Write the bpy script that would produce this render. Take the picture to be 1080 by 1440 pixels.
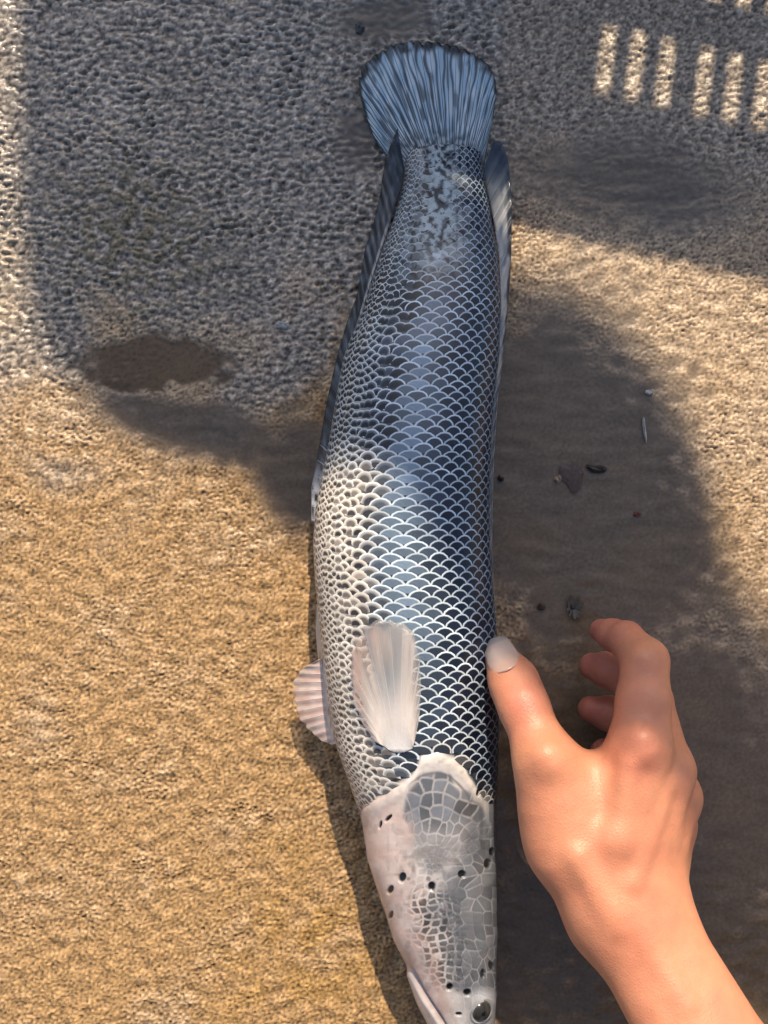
import bpy, math, random
import numpy as np

# ------------------------------------------------------------------ camera, sky, sun, exposure
SC = bpy.context.scene
for o in list(bpy.data.objects):
    bpy.data.objects.remove(o)
K = 0.00036            # metres on the ground per photograph pixel
H = 0.60               # camera height
ELEV = math.radians(42.0)
AZ = math.radians(7.0)            # sun a little to the right of straight beyond the tail
TAN = math.tan(ELEV) / math.cos(AZ)
TAX = math.tan(AZ)

cam_d = bpy.data.cameras.new("camera")
cam = bpy.data.objects.new("camera", cam_d)
SC.collection.objects.link(cam)
cam.location = (0, 0, H)
cam_d.sensor_fit = 'VERTICAL'
cam_d.angle = 2 * math.atan(720 * K / H)
cam_d.clip_start = 0.01
cam_d.clip_end = 200
SC.camera = cam
SC.render.resolution_x = 768
SC.render.resolution_y = 1024

world = bpy.data.worlds.new("World")
SC.world = world
world.use_nodes = True
wn = world.node_tree
sky = wn.nodes.new("ShaderNodeTexSky")
sky.sky_type = 'NISHITA'
sky.sun_disc = False
sky.sun_elevation = ELEV
sky.sun_rotation = AZ
sky.air_density = 1.0
sky.dust_density = 2.2
wn.links.new(sky.outputs[0], wn.nodes["Background"].inputs[0])
wn.nodes["Background"].inputs[1].default_value = 0.135

sun_d = bpy.data.lights.new("sun", 'SUN')
sun_d.energy = 4.7
sun_d.angle = math.radians(0.75)
sun_d.color = (1.0, 0.86, 0.66)
sun = bpy.data.objects.new("sun", sun_d)
SC.collection.objects.link(sun)
sun.location = (0, 3, 3)
sun.rotation_euler = (-(math.pi / 2 - ELEV), 0, -AZ)      # shines from +Y (and a little +X) towards -Y

SC.view_settings.view_transform = 'Standard'
SC.view_settings.look = 'None'
SC.view_settings.gamma = 1
SC.view_settings.use_curve_mapping = False
SC.view_settings.exposure = 0.25

# ------------------------------------------------------------------ helpers
COL = SC.collection
rng = np.random.default_rng(7)

def unproj(px, py, z):
    """photo pixel + height -> world position (arrays welcome)"""
    f = K * (H - z) / H
    return np.stack([(np.asarray(px, float) - 540) * f, (720 - np.asarray(py, float)) * f,
                     np.asarray(z, float) + 0 * np.asarray(px, float)], -1)

def toground(px, py):
    return ((px - 540) * K, (720 - py) * K)

def smooth1(a, n):
    k = np.hanning(2 * n + 3)[1:-1]; k /= k.sum()
    p = np.concatenate([2 * a[0] - a[n:0:-1], a, 2 * a[-1] - a[-2:-n - 2:-1]])
    return np.convolve(p, k, 'valid')

def sstep(a, b, x):
    t = np.clip((x - a) / (b - a), 0, 1)
    return t * t * (3 - 2 * t)

def mix(a, b, t):
    t = np.asarray(t)[..., None]
    return np.asarray(a) * (1 - t) + np.asarray(b) * t

def hash2(ix, iy, seed):
    n = np.sin(ix * 127.1 + iy * 311.7 + seed * 74.7) * 43758.5453
    return n - np.floor(n)

def voronoi(x, y, seed=0, jit=0.8):
    """nearest distance, distance to the cell border, random per cell"""
    ix, iy = np.floor(x), np.floor(y)
    def pt(cx, cy):
        return cx + .5 + jit * (hash2(cx, cy, seed) - .5), cy + .5 + jit * (hash2(cx, cy, seed + 9) - .5)
    f1 = np.full(x.shape, 9.0); cid = np.zeros(x.shape); bx = np.zeros(x.shape); by = np.zeros(x.shape)
    for dx in (-1, 0, 1):
        for dy in (-1, 0, 1):
            cx, cy = ix + dx, iy + dy
            ox, oy = pt(cx, cy); d = np.hypot(x - ox, y - oy); new = d < f1
            cid = np.where(new, hash2(cx, cy, seed + 17), cid); bx = np.where(new, ox, bx); by = np.where(new, oy, by); f1 = np.where(new, d, f1)
    e = np.full(x.shape, 9.0)
    for dx in (-2, -1, 0, 1, 2):
        for dy in (-2, -1, 0, 1, 2):
            ox, oy = pt(ix + dx, iy + dy)
            vx, vy = ox - bx, oy - by; L = np.hypot(vx, vy)
            dd = (((bx + ox) / 2 - x) * vx + ((by + oy) / 2 - y) * vy) / np.maximum(L, 1e-6)
            e = np.where(L > 1e-4, np.minimum(e, dd), e)
    return f1, e, cid

def vnoise(x, y, seed=0):
    ix, iy = np.floor(x), np.floor(y)
    fx, fy = x - ix, y - iy
    fx = fx * fx * (3 - 2 * fx); fy = fy * fy * (3 - 2 * fy)
    a = hash2(ix, iy, seed); b = hash2(ix + 1, iy, seed)
    c = hash2(ix, iy + 1, seed); d = hash2(ix + 1, iy + 1, seed)
    return (a * (1 - fx) + b * fx) * (1 - fy) + (c * (1 - fx) + d * fx) * fy

def make_mesh(name, verts, faces, col=None, smooth=True, attrs=None, alpha=None):
    me = bpy.data.meshes.new(name)
    if isinstance(faces, np.ndarray):
        verts = np.asarray(verts, np.float32)
        nf, n = faces.shape
        me.vertices.add(len(verts)); me.vertices.foreach_set("co", verts.ravel())
        me.loops.add(nf * n); me.loops.foreach_set("vertex_index", faces.astype(np.int32).ravel())
        me.polygons.add(nf)
        me.polygons.foreach_set("loop_start", np.arange(0, nf * n, n, dtype=np.int32))
        me.update(calc_edges=True)
    else:
        me.from_pydata([tuple(map(float, v)) for v in verts], [], faces)
        me.update()
    me.polygons.foreach_set("use_smooth", [smooth] * len(me.polygons))
    if col is not None:
        a = me.color_attributes.new("Col", 'FLOAT_COLOR', 'POINT')
        c4 = np.ones((len(me.vertices), 4), np.float32); c4[:, :3] = col
        if alpha is not None: c4[:, 3] = alpha
        a.data.foreach_set("color", c4.ravel())
    for k, v in (attrs or {}).items():
        a = me.attributes.new(k, 'FLOAT', 'POINT')
        a.data.foreach_set("value", np.asarray(v, np.float32))
    return me

def link(name, me, mat=None, parent=None):
    o = bpy.data.objects.new(name, me)
    COL.objects.link(o)
    if mat and me is not None and not me.materials:
        me.materials.append(mat)
    if parent:
        o.parent = parent
    return o

def tag(o, label=None, cat=None, group=None, kind=None):
    if label: o["label"] = label
    if cat: o["category"] = cat
    if group: o["group"] = group
    if kind: o["kind"] = kind
    return o

def grid_faces(n, m, wrap=False):
    i = np.arange(n - 1)[:, None]; mm = m if wrap else m - 1
    j = np.arange(mm)[None, :]; j2 = (j + 1) % m
    return np.stack([i * m + j, i * m + j2, (i + 1) * m + j2, (i + 1) * m + j], -1).reshape(-1, 4)

def mat_new(name):
    m = bpy.data.materials.new(name); m.use_nodes = True
    nt = m.node_tree
    return m, nt, nt.nodes["Principled BSDF"]

def N(nt, t, **kw):
    n = nt.nodes.new(t)
    for k, v in kw.items():
        setattr(n, k, v)
    return n

def plain_mat(name, color, rough=.5, noise=0.0, scale=60, spec=.5, sub=0):
    m, nt, b = mat_new(name)
    tc = N(nt, "ShaderNodeTexCoord"); nz = N(nt, "ShaderNodeTexNoise"); nz.inputs["Scale"].default_value = scale
    nt.links.new(tc.outputs["Object"], nz.inputs["Vector"])
    rp = N(nt, "ShaderNodeValToRGB")
    c = np.array(color)
    rp.color_ramp.elements[0].color = (*(c * (1 - noise)), 1); rp.color_ramp.elements[0].position = .3
    rp.color_ramp.elements[1].color = (*np.minimum(c * (1 + noise), 1), 1); rp.color_ramp.elements[1].position = .7
    nt.links.new(nz.outputs[0], rp.inputs[0]); nt.links.new(rp.outputs[0], b.inputs["Base Color"])
    b.inputs["Roughness"].default_value = rough
    b.inputs["Specular IOR Level"].default_value = spec
    return m

def col_mat(name, rough=.3, spec=.5, coat=0.0, bump=0.0, bscale=900, sub=0.0, subr=(.006, .002, .001),
            var=0.0, rough_noise=0.0, trans=0.0, alpha=False):
    m, nt, b = mat_new(name)
    at = N(nt, "ShaderNodeAttribute", attribute_name="Col")
    tc = N(nt, "ShaderNodeTexCoord")
    nz = N(nt, "ShaderNodeTexNoise"); nz.inputs["Scale"].default_value = bscale; nz.inputs["Detail"].default_value = 4
    nt.links.new(tc.outputs["Object"], nz.inputs["Vector"])
    src = at.outputs["Color"]
    if var:
        mr = N(nt, "ShaderNodeMapRange"); mr.inputs[1].default_value = .3; mr.inputs[2].default_value = .7
        mr.inputs[3].default_value = 1 - var; mr.inputs[4].default_value = 1 + var
        nt.links.new(nz.outputs[0], mr.inputs[0])
        mx = N(nt, "ShaderNodeVectorMath", operation='SCALE')
        nt.links.new(src, mx.inputs[0]); nt.links.new(mr.outputs[0], mx.inputs["Scale"])
        src = mx.outputs[0]
    nt.links.new(src, b.inputs["Base Color"])
    if alpha: nt.links.new(at.outputs["Alpha"], b.inputs["Alpha"])
    b.inputs["Roughness"].default_value = rough
    if rough_noise:
        n2 = N(nt, "ShaderNodeTexNoise"); n2.inputs["Scale"].default_value = 45; n2.inputs["Detail"].default_value = 3
        nt.links.new(tc.outputs["Object"], n2.inputs["Vector"])
        m2 = N(nt, "ShaderNodeMapRange"); m2.inputs[1].default_value = .35; m2.inputs[2].default_value = .65
        m2.inputs[3].default_value = rough; m2.inputs[4].default_value = rough + rough_noise
        nt.links.new(n2.outputs[0], m2.inputs[0]); nt.links.new(m2.outputs[0], b.inputs["Roughness"])
    b.inputs["Specular IOR Level"].default_value = spec
    b.inputs["Coat Weight"].default_value = coat
    b.inputs["Coat Roughness"].default_value = .12
    if bump:
        bp = N(nt, "ShaderNodeBump"); bp.inputs["Strength"].default_value = bump; bp.inputs["Distance"].default_value = .0004
        nt.links.new(nz.outputs[0], bp.inputs["Height"]); nt.links.new(bp.outputs[0], b.inputs["Normal"])
    if sub:
        b.inputs["Subsurface Weight"].default_value = sub
        b.inputs["Subsurface Radius"].default_value = (1, .35, .2)
        b.inputs["Subsurface Scale"].default_value = subr[0]
    if trans:
        out = nt.nodes["Material Output"]
        tl = N(nt, "ShaderNodeBsdfTranslucent"); ms = N(nt, "ShaderNodeMixShader"); ms.inputs[0].default_value = trans
        nt.links.new(src, tl.inputs[0])
        nt.links.new(b.outputs[0], ms.inputs[1]); nt.links.new(tl.outputs[0], ms.inputs[2])
        nt.links.new(ms.outputs[0], out.inputs[0])
    return m

# ------------------------------------------------------------------ ground: rough wet concrete
def band_noise(shape, h, wl, width, ax=1.0, ay=1.0, seed=1):
    r = np.random.default_rng(seed)
    f = np.fft.rfft2(r.standard_normal(shape))
    fy = np.fft.fftfreq(shape[0], h)[:, None] / ay; fx = np.fft.rfftfreq(shape[1], h)[None, :] / ax      # ax < 1 stretches along x
    fr = np.hypot(fx, fy) + 1e-9
    w = np.exp(-(np.log(fr * wl) / width) ** 2)
    out = np.fft.irfft2(f * w, shape)
    return out / out.std()

def build_ground():
    h = 0.0007
    xs = np.arange(-0.25, 0.25 + h / 2, h); ys = np.arange(-0.32, 0.32 + h / 2, h)
    X, Y = np.meshgrid(xs, ys)
    PX = X / K + 540; PY = 720 - Y / K
    sh = X.shape
    big = band_noise(sh, h, .09, .7, seed=3)
    med = band_noise(sh, h, .012, .5, ax=.8, seed=4)
    # water lying in the shallow hollows; the outlines also carry painted shade
    def blob(cx, cy, rx, ry, soft=.5, rot=0):
        c, s = math.cos(rot), math.sin(rot)
        u = ((PX - cx) * c + (PY - cy) * s) / rx; v = (-(PX - cx) * s + (PY - cy) * c) / ry
        d = np.hypot(u, v) + .09 * big + .05 * med
        return 1 - sstep(1 - soft, 1 + soft * .4, d)
    puddle = blob(220, 512, 110, 46, .22)
    film = np.maximum.reduce([blob(270, 600, 170, 45, .5, .25), blob(415, 670, 55, 90, .5),  # water film; also carries painted shade
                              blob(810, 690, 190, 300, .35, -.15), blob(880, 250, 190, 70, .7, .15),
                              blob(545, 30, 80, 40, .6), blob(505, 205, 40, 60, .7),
                              blob(900, 1180, 330, 430, .45)])  # last blob deepens the shade between fish and hand by colour
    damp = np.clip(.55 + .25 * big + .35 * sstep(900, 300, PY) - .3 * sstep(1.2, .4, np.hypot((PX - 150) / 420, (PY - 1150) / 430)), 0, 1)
    fine = band_noise(sh, h, .0023, .40, ax=.85, seed=5)
    fine2 = band_noise(sh, h, .0040, .45, ax=.58, seed=6)
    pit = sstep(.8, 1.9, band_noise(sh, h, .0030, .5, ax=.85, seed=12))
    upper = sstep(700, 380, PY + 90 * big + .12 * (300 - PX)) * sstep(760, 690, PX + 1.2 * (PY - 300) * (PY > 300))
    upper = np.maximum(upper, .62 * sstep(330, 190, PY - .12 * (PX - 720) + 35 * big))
    rough = (.36 - .10 * upper) * fine + (.20 + .62 * upper * (1 + .35 * np.clip(big, -1, 1))) * fine2
    rough = np.sign(rough) * np.abs(rough) ** .9
    amp = (1 - .86 * np.maximum(film, puddle)) * (.72 + .2 * np.clip(big, -1, 1)) * (.92 + .34 * np.clip(band_noise(sh, h, .030, .5, ax=.8, seed=21), -1.6, 1.6))
    Z = 0.00062 * rough * amp - .0006 * pit * amp * (1 - .6 * upper) + .0003 * med * (1 - film) * (1 - puddle) + .00010 * film * band_noise(sh, h, .010, .4, ax=.4, seed=15) - .0010 * puddle - .0004 * film
    edge = np.minimum.reduce([xs[-1] - np.abs(X), ys[-1] - np.abs(Y)])
    Z *= sstep(0, .02, edge)
    # colour: ochre grit, greyer cement, algae
    ochre = np.array([.36, .215, .090]); cement = np.array([.46, .325, .20])
    t = sstep(-.15, 1.05, .16 * big + .10 * med + .85 * sstep(760, 330, PY) + .45 * sstep(560, 760, PX) * sstep(1500, 900, PY))
    t = np.clip(t + .10 * fine, 0, 1)
    C = mix(ochre, cement, t)
    C = mix(C, [.31, .275, .235], .85 * upper)  # wet grey upper ground, part of its shade painted into the tone
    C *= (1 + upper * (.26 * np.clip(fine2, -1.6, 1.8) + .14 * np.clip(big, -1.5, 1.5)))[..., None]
    alg = np.exp(-(((PX - 190) / 150) ** 2 + ((PY - 330) / 130) ** 2)) * sstep(-1.2, .8, med)
    C = mix(C, [.12, .095, .035], .75 * alg)
    alg2 = np.exp(-(((PX - 420) / 120) ** 2 + ((PY - 1330) / 180) ** 2)) * sstep(-1, 1, band_noise(sh, h, .03, .5, seed=8))
    C = mix(C, [.34, .19, .04], .5 * alg2)
    calm = 1 - .8 * np.maximum(film, puddle)
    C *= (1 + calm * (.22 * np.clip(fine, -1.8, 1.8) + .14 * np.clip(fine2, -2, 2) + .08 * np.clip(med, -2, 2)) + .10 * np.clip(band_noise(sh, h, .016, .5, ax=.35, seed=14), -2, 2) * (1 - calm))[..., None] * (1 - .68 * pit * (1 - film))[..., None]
    C *= (1 + .13 * calm * np.clip(band_noise(sh, h, .0022, .4, seed=9), -2, 2))[..., None]
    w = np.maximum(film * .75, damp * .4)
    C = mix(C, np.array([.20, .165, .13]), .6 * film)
    C *= (1 - .42 * film - .10 * damp)[..., None]  # film darkens for wetness and for painted shade
    C = mix(C, np.array([.085, .05, .02]), .85 * puddle)
    C = np.clip(C, .01, .8)
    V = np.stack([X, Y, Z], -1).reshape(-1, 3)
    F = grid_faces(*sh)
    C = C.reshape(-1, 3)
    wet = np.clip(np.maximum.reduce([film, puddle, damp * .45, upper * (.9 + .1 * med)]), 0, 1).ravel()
    film_shade_a = np.maximum(film, puddle).ravel()
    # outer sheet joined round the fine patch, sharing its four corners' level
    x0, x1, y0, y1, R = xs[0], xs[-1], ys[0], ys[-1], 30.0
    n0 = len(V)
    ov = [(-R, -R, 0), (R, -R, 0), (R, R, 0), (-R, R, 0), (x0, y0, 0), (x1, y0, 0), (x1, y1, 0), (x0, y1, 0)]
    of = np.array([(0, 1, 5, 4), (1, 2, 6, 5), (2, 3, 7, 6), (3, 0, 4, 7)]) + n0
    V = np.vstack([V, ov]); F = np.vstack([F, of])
    C = np.vstack([C, np.tile([.36, .25, .14], (8, 1))]); wet = np.concatenate([wet, [.3] * 8]); film_shade_a = np.concatenate([film_shade_a, [0.] * 8])
    me = make_mesh("ground", V, F, C, True, {"wet": wet, "film": film_shade_a})
    m, nt, b = mat_new("wet_concrete")
    at = N(nt, "ShaderNodeAttribute", attribute_name="Col")
    aw = N(nt, "ShaderNodeAttribute", attribute_name="wet"); af = N(nt, "ShaderNodeAttribute", attribute_name="film")
    gn = N(nt, "ShaderNodeTexNoise"); gn.inputs["Scale"].default_value = 420; gn.inputs["Detail"].default_value = 4
    gt = N(nt, "ShaderNodeTexCoord"); nt.links.new(gt.outputs["Object"], gn.inputs["Vector"])
    gm = N(nt, "ShaderNodeMapRange"); gm.inputs[1].default_value = .3; gm.inputs[2].default_value = .7; gm.inputs[3].default_value = .86; gm.inputs[4].default_value = 1.14
    gs = N(nt, "ShaderNodeVectorMath", operation='SCALE'); nt.links.new(gn.outputs[0], gm.inputs[0]); nt.links.new(at.outputs["Color"], gs.inputs[0]); nt.links.new(gm.outputs[0], gs.inputs["Scale"])
    nt.links.new(gs.outputs[0], b.inputs["Base Color"])
    mr = N(nt, "ShaderNodeMapRange"); mr.inputs[3].default_value = .62; mr.inputs[4].default_value = .17
    nt.links.new(aw.outputs["Fac"], mr.inputs[0]); nt.links.new(mr.outputs[0], b.inputs["Roughness"])
    tc = N(nt, "ShaderNodeTexCoord"); nz = N(nt, "ShaderNodeTexNoise"); nz.inputs["Scale"].default_value = 900; nz.inputs["Detail"].default_value = 3
    nt.links.new(tc.outputs["Object"], nz.inputs["Vector"])
    bp = N(nt, "ShaderNodeBump"); bp.inputs["Distance"].default_value = .00035
    ms = N(nt, "ShaderNodeMapRange"); ms.inputs[3].default_value = .55; ms.inputs[4].default_value = .08
    nt.links.new(af.outputs["Fac"], ms.inputs[0]); nt.links.new(ms.outputs[0], bp.inputs["Strength"])
    nt.links.new(nz.outputs[0], bp.inputs["Height"]); nt.links.new(bp.outputs[0], b.inputs["Normal"])
    b.inputs["Specular IOR Level"].default_value = .5
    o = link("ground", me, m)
    tag(o, "rough damp ochre concrete ground with smooth wet patches", kind="structure")
    return o
ground = build_ground()

# ------------------------------------------------------------------ things beside the frame that throw the shadows
def box_mesh(boxes):
    V, F = [], []
    for (x0, x1, y0, y1, z0, z1) in boxes:
        n = len(V)
        V += [(x0, y0, z0), (x1, y0, z0), (x1, y1, z0), (x0, y1, z0), (x0, y0, z1), (x1, y0, z1), (x1, y1, z1), (x0, y1, z1)]
        F += [tuple(n + i for i in f) for f in ((3, 2, 1, 0), (4, 5, 6, 7), (0, 1, 5, 4), (1, 2, 6, 5), (2, 3, 7, 6), (3, 0, 4, 7))]
    return V, F

def build_crate():
    Hc = .30
    plastic = plain_mat("crate_plastic", (.05, .13, .32), .4, .1, 20)
    slope = 80 / 355.0
    ang = -math.atan(slope)
    x0p = 300
    base = ((x0p - 540) * K + Hc / TAN * TAX, (720 - (300 + (x0p - 725) * slope)) * K + Hc / TAN)      # rim shadow falls where the photograph has it
    root = bpy.data.objects.new("plastic_crate", None); COL.objects.link(root)
    root.location = (base[0], base[1], 0.001); root.rotation_euler = (0, 0, ang)
    tag(root, "blue plastic crate with slotted sides standing beyond the fish's tail", "crate")
    Wd, D, t = .46, .26, .003
    cu = math.cos(ang)
    slots = []
    for gpx in range(852, 1560, 137):
        for d in (0, 41, 83):
            slots.append(((gpx + d - x0p) * K - .0775 / TAN * TAX) / cu)
    rows = [(Hc - .094, Hc - .061), (Hc - .147, Hc - .113), (Hc - .21, Hc - .177)]
    boxes = []
    sw = .0074
    zprev = 0.0
    slots = [s for s in slots if s < Wd - .02]
    for (a, b) in sorted(rows):
        boxes.append((0, Wd, 0, t, zprev, a))
        e = 0.0
        for s in slots:
            boxes.append((e, s - sw / 2, 0, t, a, b)); e = s + sw / 2
        boxes.append((e, Wd, 0, t, a, b))
        zprev = b
    boxes.append((0, Wd, 0, t, zprev, Hc))
    V, F = box_mesh(boxes); link("slotted_wall", make_mesh("slotted_wall", V, F, smooth=False), plastic, root)
    for nm, bx in (("wall", (0, Wd, D - t, D, .003, Hc)), ("wall", (0, t, t + .001, D - t - .001, .003, Hc)),
                   ("wall", (Wd - t, Wd, t + .001, D - t - .001, .003, Hc)), ("bottom", (.004, Wd - .004, .004, D - .004, .0, .0028)),
                   ("rim", (-.006, Wd + .006, -.006, -.0005, Hc - .012, Hc - .0005)), ("rim", (-.006, Wd + .006, D + .0005, D + .006, Hc - .012, Hc - .0005))):
        V, F = box_mesh([bx]); link(nm, make_mesh(nm, V, F, smooth=False), plastic, root)
build_crate()

def build_shade_sheet():  # added unseen sheet, outline shaped so its shadow fills the shaded band
    g = [(25, -330), (22, 100), (24, 330), (40, 430), (70, 500), (125, 580), (205, 630), (300, 655), (350, 680), (390, 740), (440, 775),
         (531, 869), (600, 990), (650, 1090), (700, 1190), (761, 1261), (897, 1335), (1000, 1400), (1150, 1480), (1300, 1500),
         (1330, 1150), (1120, 930), (1062, 872), (1030, 825), (1014, 760), (1003, 690), (975, 620), (930, 540), (870, 460),
         (800, 412), (720, 388), (665, 350), (620, 275), (590, 220), (560, 80), (540, -330)]
    root = bpy.data.objects.new("shadow_caster", None); COL.objects.link(root)
    zc = .95
    P = []
    for (px, py) in g:
        x, y = toground(px, py)
        z = zc + .06 * math.sin(x * 6) - .05 * y
        P.append((x + z / TAN * TAX, y + z / TAN, z))
    n = len(P)
    cx, cy = P[0][0] + .05, P[0][1] - .03
    root.location = (P[0][0] + .03, P[0][1] - .02, 0)
    rx, ry = root.location[0], root.location[1]
    Pl = [(x - rx, y - ry, z) for x, y, z in P]
    V = Pl + [(x, y, z - .004) for x, y, z in Pl]
    F = [list(range(n)), list(range(2 * n - 1, n - 1, -1))] + [[i, i + n, (i + 1) % n + n, (i + 1) % n] for i in range(n)]
    me = make_mesh("shade_sheet", V, F, smooth=False)
    link("shade_sheet", me, plain_mat("shade_sheet_cloth", (.30, .27, .22), .8, .12, 30), root)
    pm = plain_mat("added_pole_wood", (.22, .15, .08), .6, .2, 30)
    def added_pole(x, y, zt):
        a = np.linspace(0, 2 * np.pi, 12, endpoint=False)
        V = [(x + .012 * math.cos(t), y + .012 * math.sin(t), z) for z in (.002, zt) for t in a]
        F = [[i, (i + 1) % 12, 12 + (i + 1) % 12, 12 + i] for i in range(12)] + [list(range(11, -1, -1)), list(range(12, 24))]
        link("added_pole", make_mesh("added_pole", V, F, smooth=False), pm, root)
    for i, dx in ((0, .03), (n - 1, -.03)):
        added_pole(Pl[i][0] + dx, Pl[i][1] - .03, Pl[i][2] - .008)
    # end points of the added sheet
    a = Pl[0]; e = Pl[19]
    tag(root, "added unseen sheet on two poles, cut to cast the broad diagonal shadow", "added shade sheet")
build_shade_sheet()

# ------------------------------------------------------------------ the fish
YN = np.array([190, 215, 252, 308, 363, 427, 500, 567, 617, 667, 717, 767, 817, 877, 950, 1000, 1050, 1095, 1151, 1207, 1262, 1318, 1360, 1400, 1440, 1475, 1500, 1510], float)
LN = np.array([580, 572, 568, 554, 534, 514, 484, 472, 464, 454, 444, 441, 444, 450, 457, 465, 474, 490, 509, 517, 534, 554, 573, 588, 606, 624, 645, 665], float)
RN = np.array([668, 677, 681, 690, 699, 704, 700, 693, 690, 688, 687, 688, 691, 696, 699, 700, 700, 698, 697, 698, 698, 698, 697, 697, 695, 691, 684, 670], float)
TN = np.array([2, 7.5, 15, 25, 34, 42, 50, 56, 60, 63, 65, 66, 67, 67, 66, 65, 64, 63, 62, 60, 57, 53, 49, 45, 40, 32, 20, 6], float) / 1000
_yy = np.arange(190, 1511, 1.0)
_L = smooth1(np.interp(_yy, YN, LN), 14); _R = smooth1(np.interp(_yy, YN, RN), 14); _T = smooth1(np.interp(_yy, YN, TN), 16)
_T = np.maximum(_T, .004)

def station(py):
    L = np.interp(py, _yy, _L); R = np.interp(py, _yy, _R); b = np.interp(py, _yy, _T) / 2
    zc = b * .95 + .0005
    f = K * (H - zc) / H
    return ((L + R) / 2 - 540) * f, (R - L) / 2 * f, (720 - py) * f, b, zc

def surf(py, th):
    """right flank up: th=0 back (picture right), 90 deg flank facing up, 180 deg belly"""
    xc, a, Y, b, zc = station(py)
    c, s = np.cos(th), np.sin(th)
    e = 2 / 2.25
    x = xc + a * np.sign(c) * np.abs(c) ** e
    z = zc + b * np.sign(s) * np.abs(s) ** e
    z = np.maximum(z, .0006)
    return np.stack([x, Y + 0 * x, z], -1)

def surf_n(py, th):
    d = .02
    a = surf(py, th + d) - surf(py, th - d)
    b = surf(py + 2, th) - surf(py - 2, th)
    n = np.cross(b, a)
    n /= np.linalg.norm(n, axis=-1, keepdims=True) + 1e-12
    p = surf(py, th)
    xc, aa, Y, bb, zc = station(py)
    out = np.stack([p[..., 0] - xc, 0 * xc, p[..., 2] - zc], -1)
    sgn = np.sign((n * out).sum(-1, keepdims=True))
    return n * np.where(sgn == 0, 1, sgn)

def to_px(P):
    f = K * (H - P[..., 2]) / H
    return P[..., 0] / f + 540, 720 - P[..., 1] / f

GX = [440, 470, 495, 518, 543, 577, 593, 615, 638, 654, 668, 680, 705]
GY = [1200, 1172, 1152, 1132, 1115, 1095, 1066, 1058, 1066, 1082, 1104, 1123, 1140]
PORES = [(565, 1235, 5.5, 8, .4), (607, 1247, 5.5, 6.5, 0), (650, 1230, 6, 6, 0), (686, 1215, 5, 7, 0), (692, 1198, 4, 6, 0),
         (548, 1252, 4, 7, .5), (549, 1287, 3, 6, .4), (632, 1388, 5, 6, .5), (657, 1396, 6, 5.5, 0), (679, 1370, 3.5, 7, 0),
         (691, 1358, 3.5, 7, -.3), (645, 1427, 5, 3, 0), (672, 1113, 3.5, 7, .4), (546, 1151, 2.5, 7, .8), (535, 1160, 2, 6, .3)]

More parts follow.
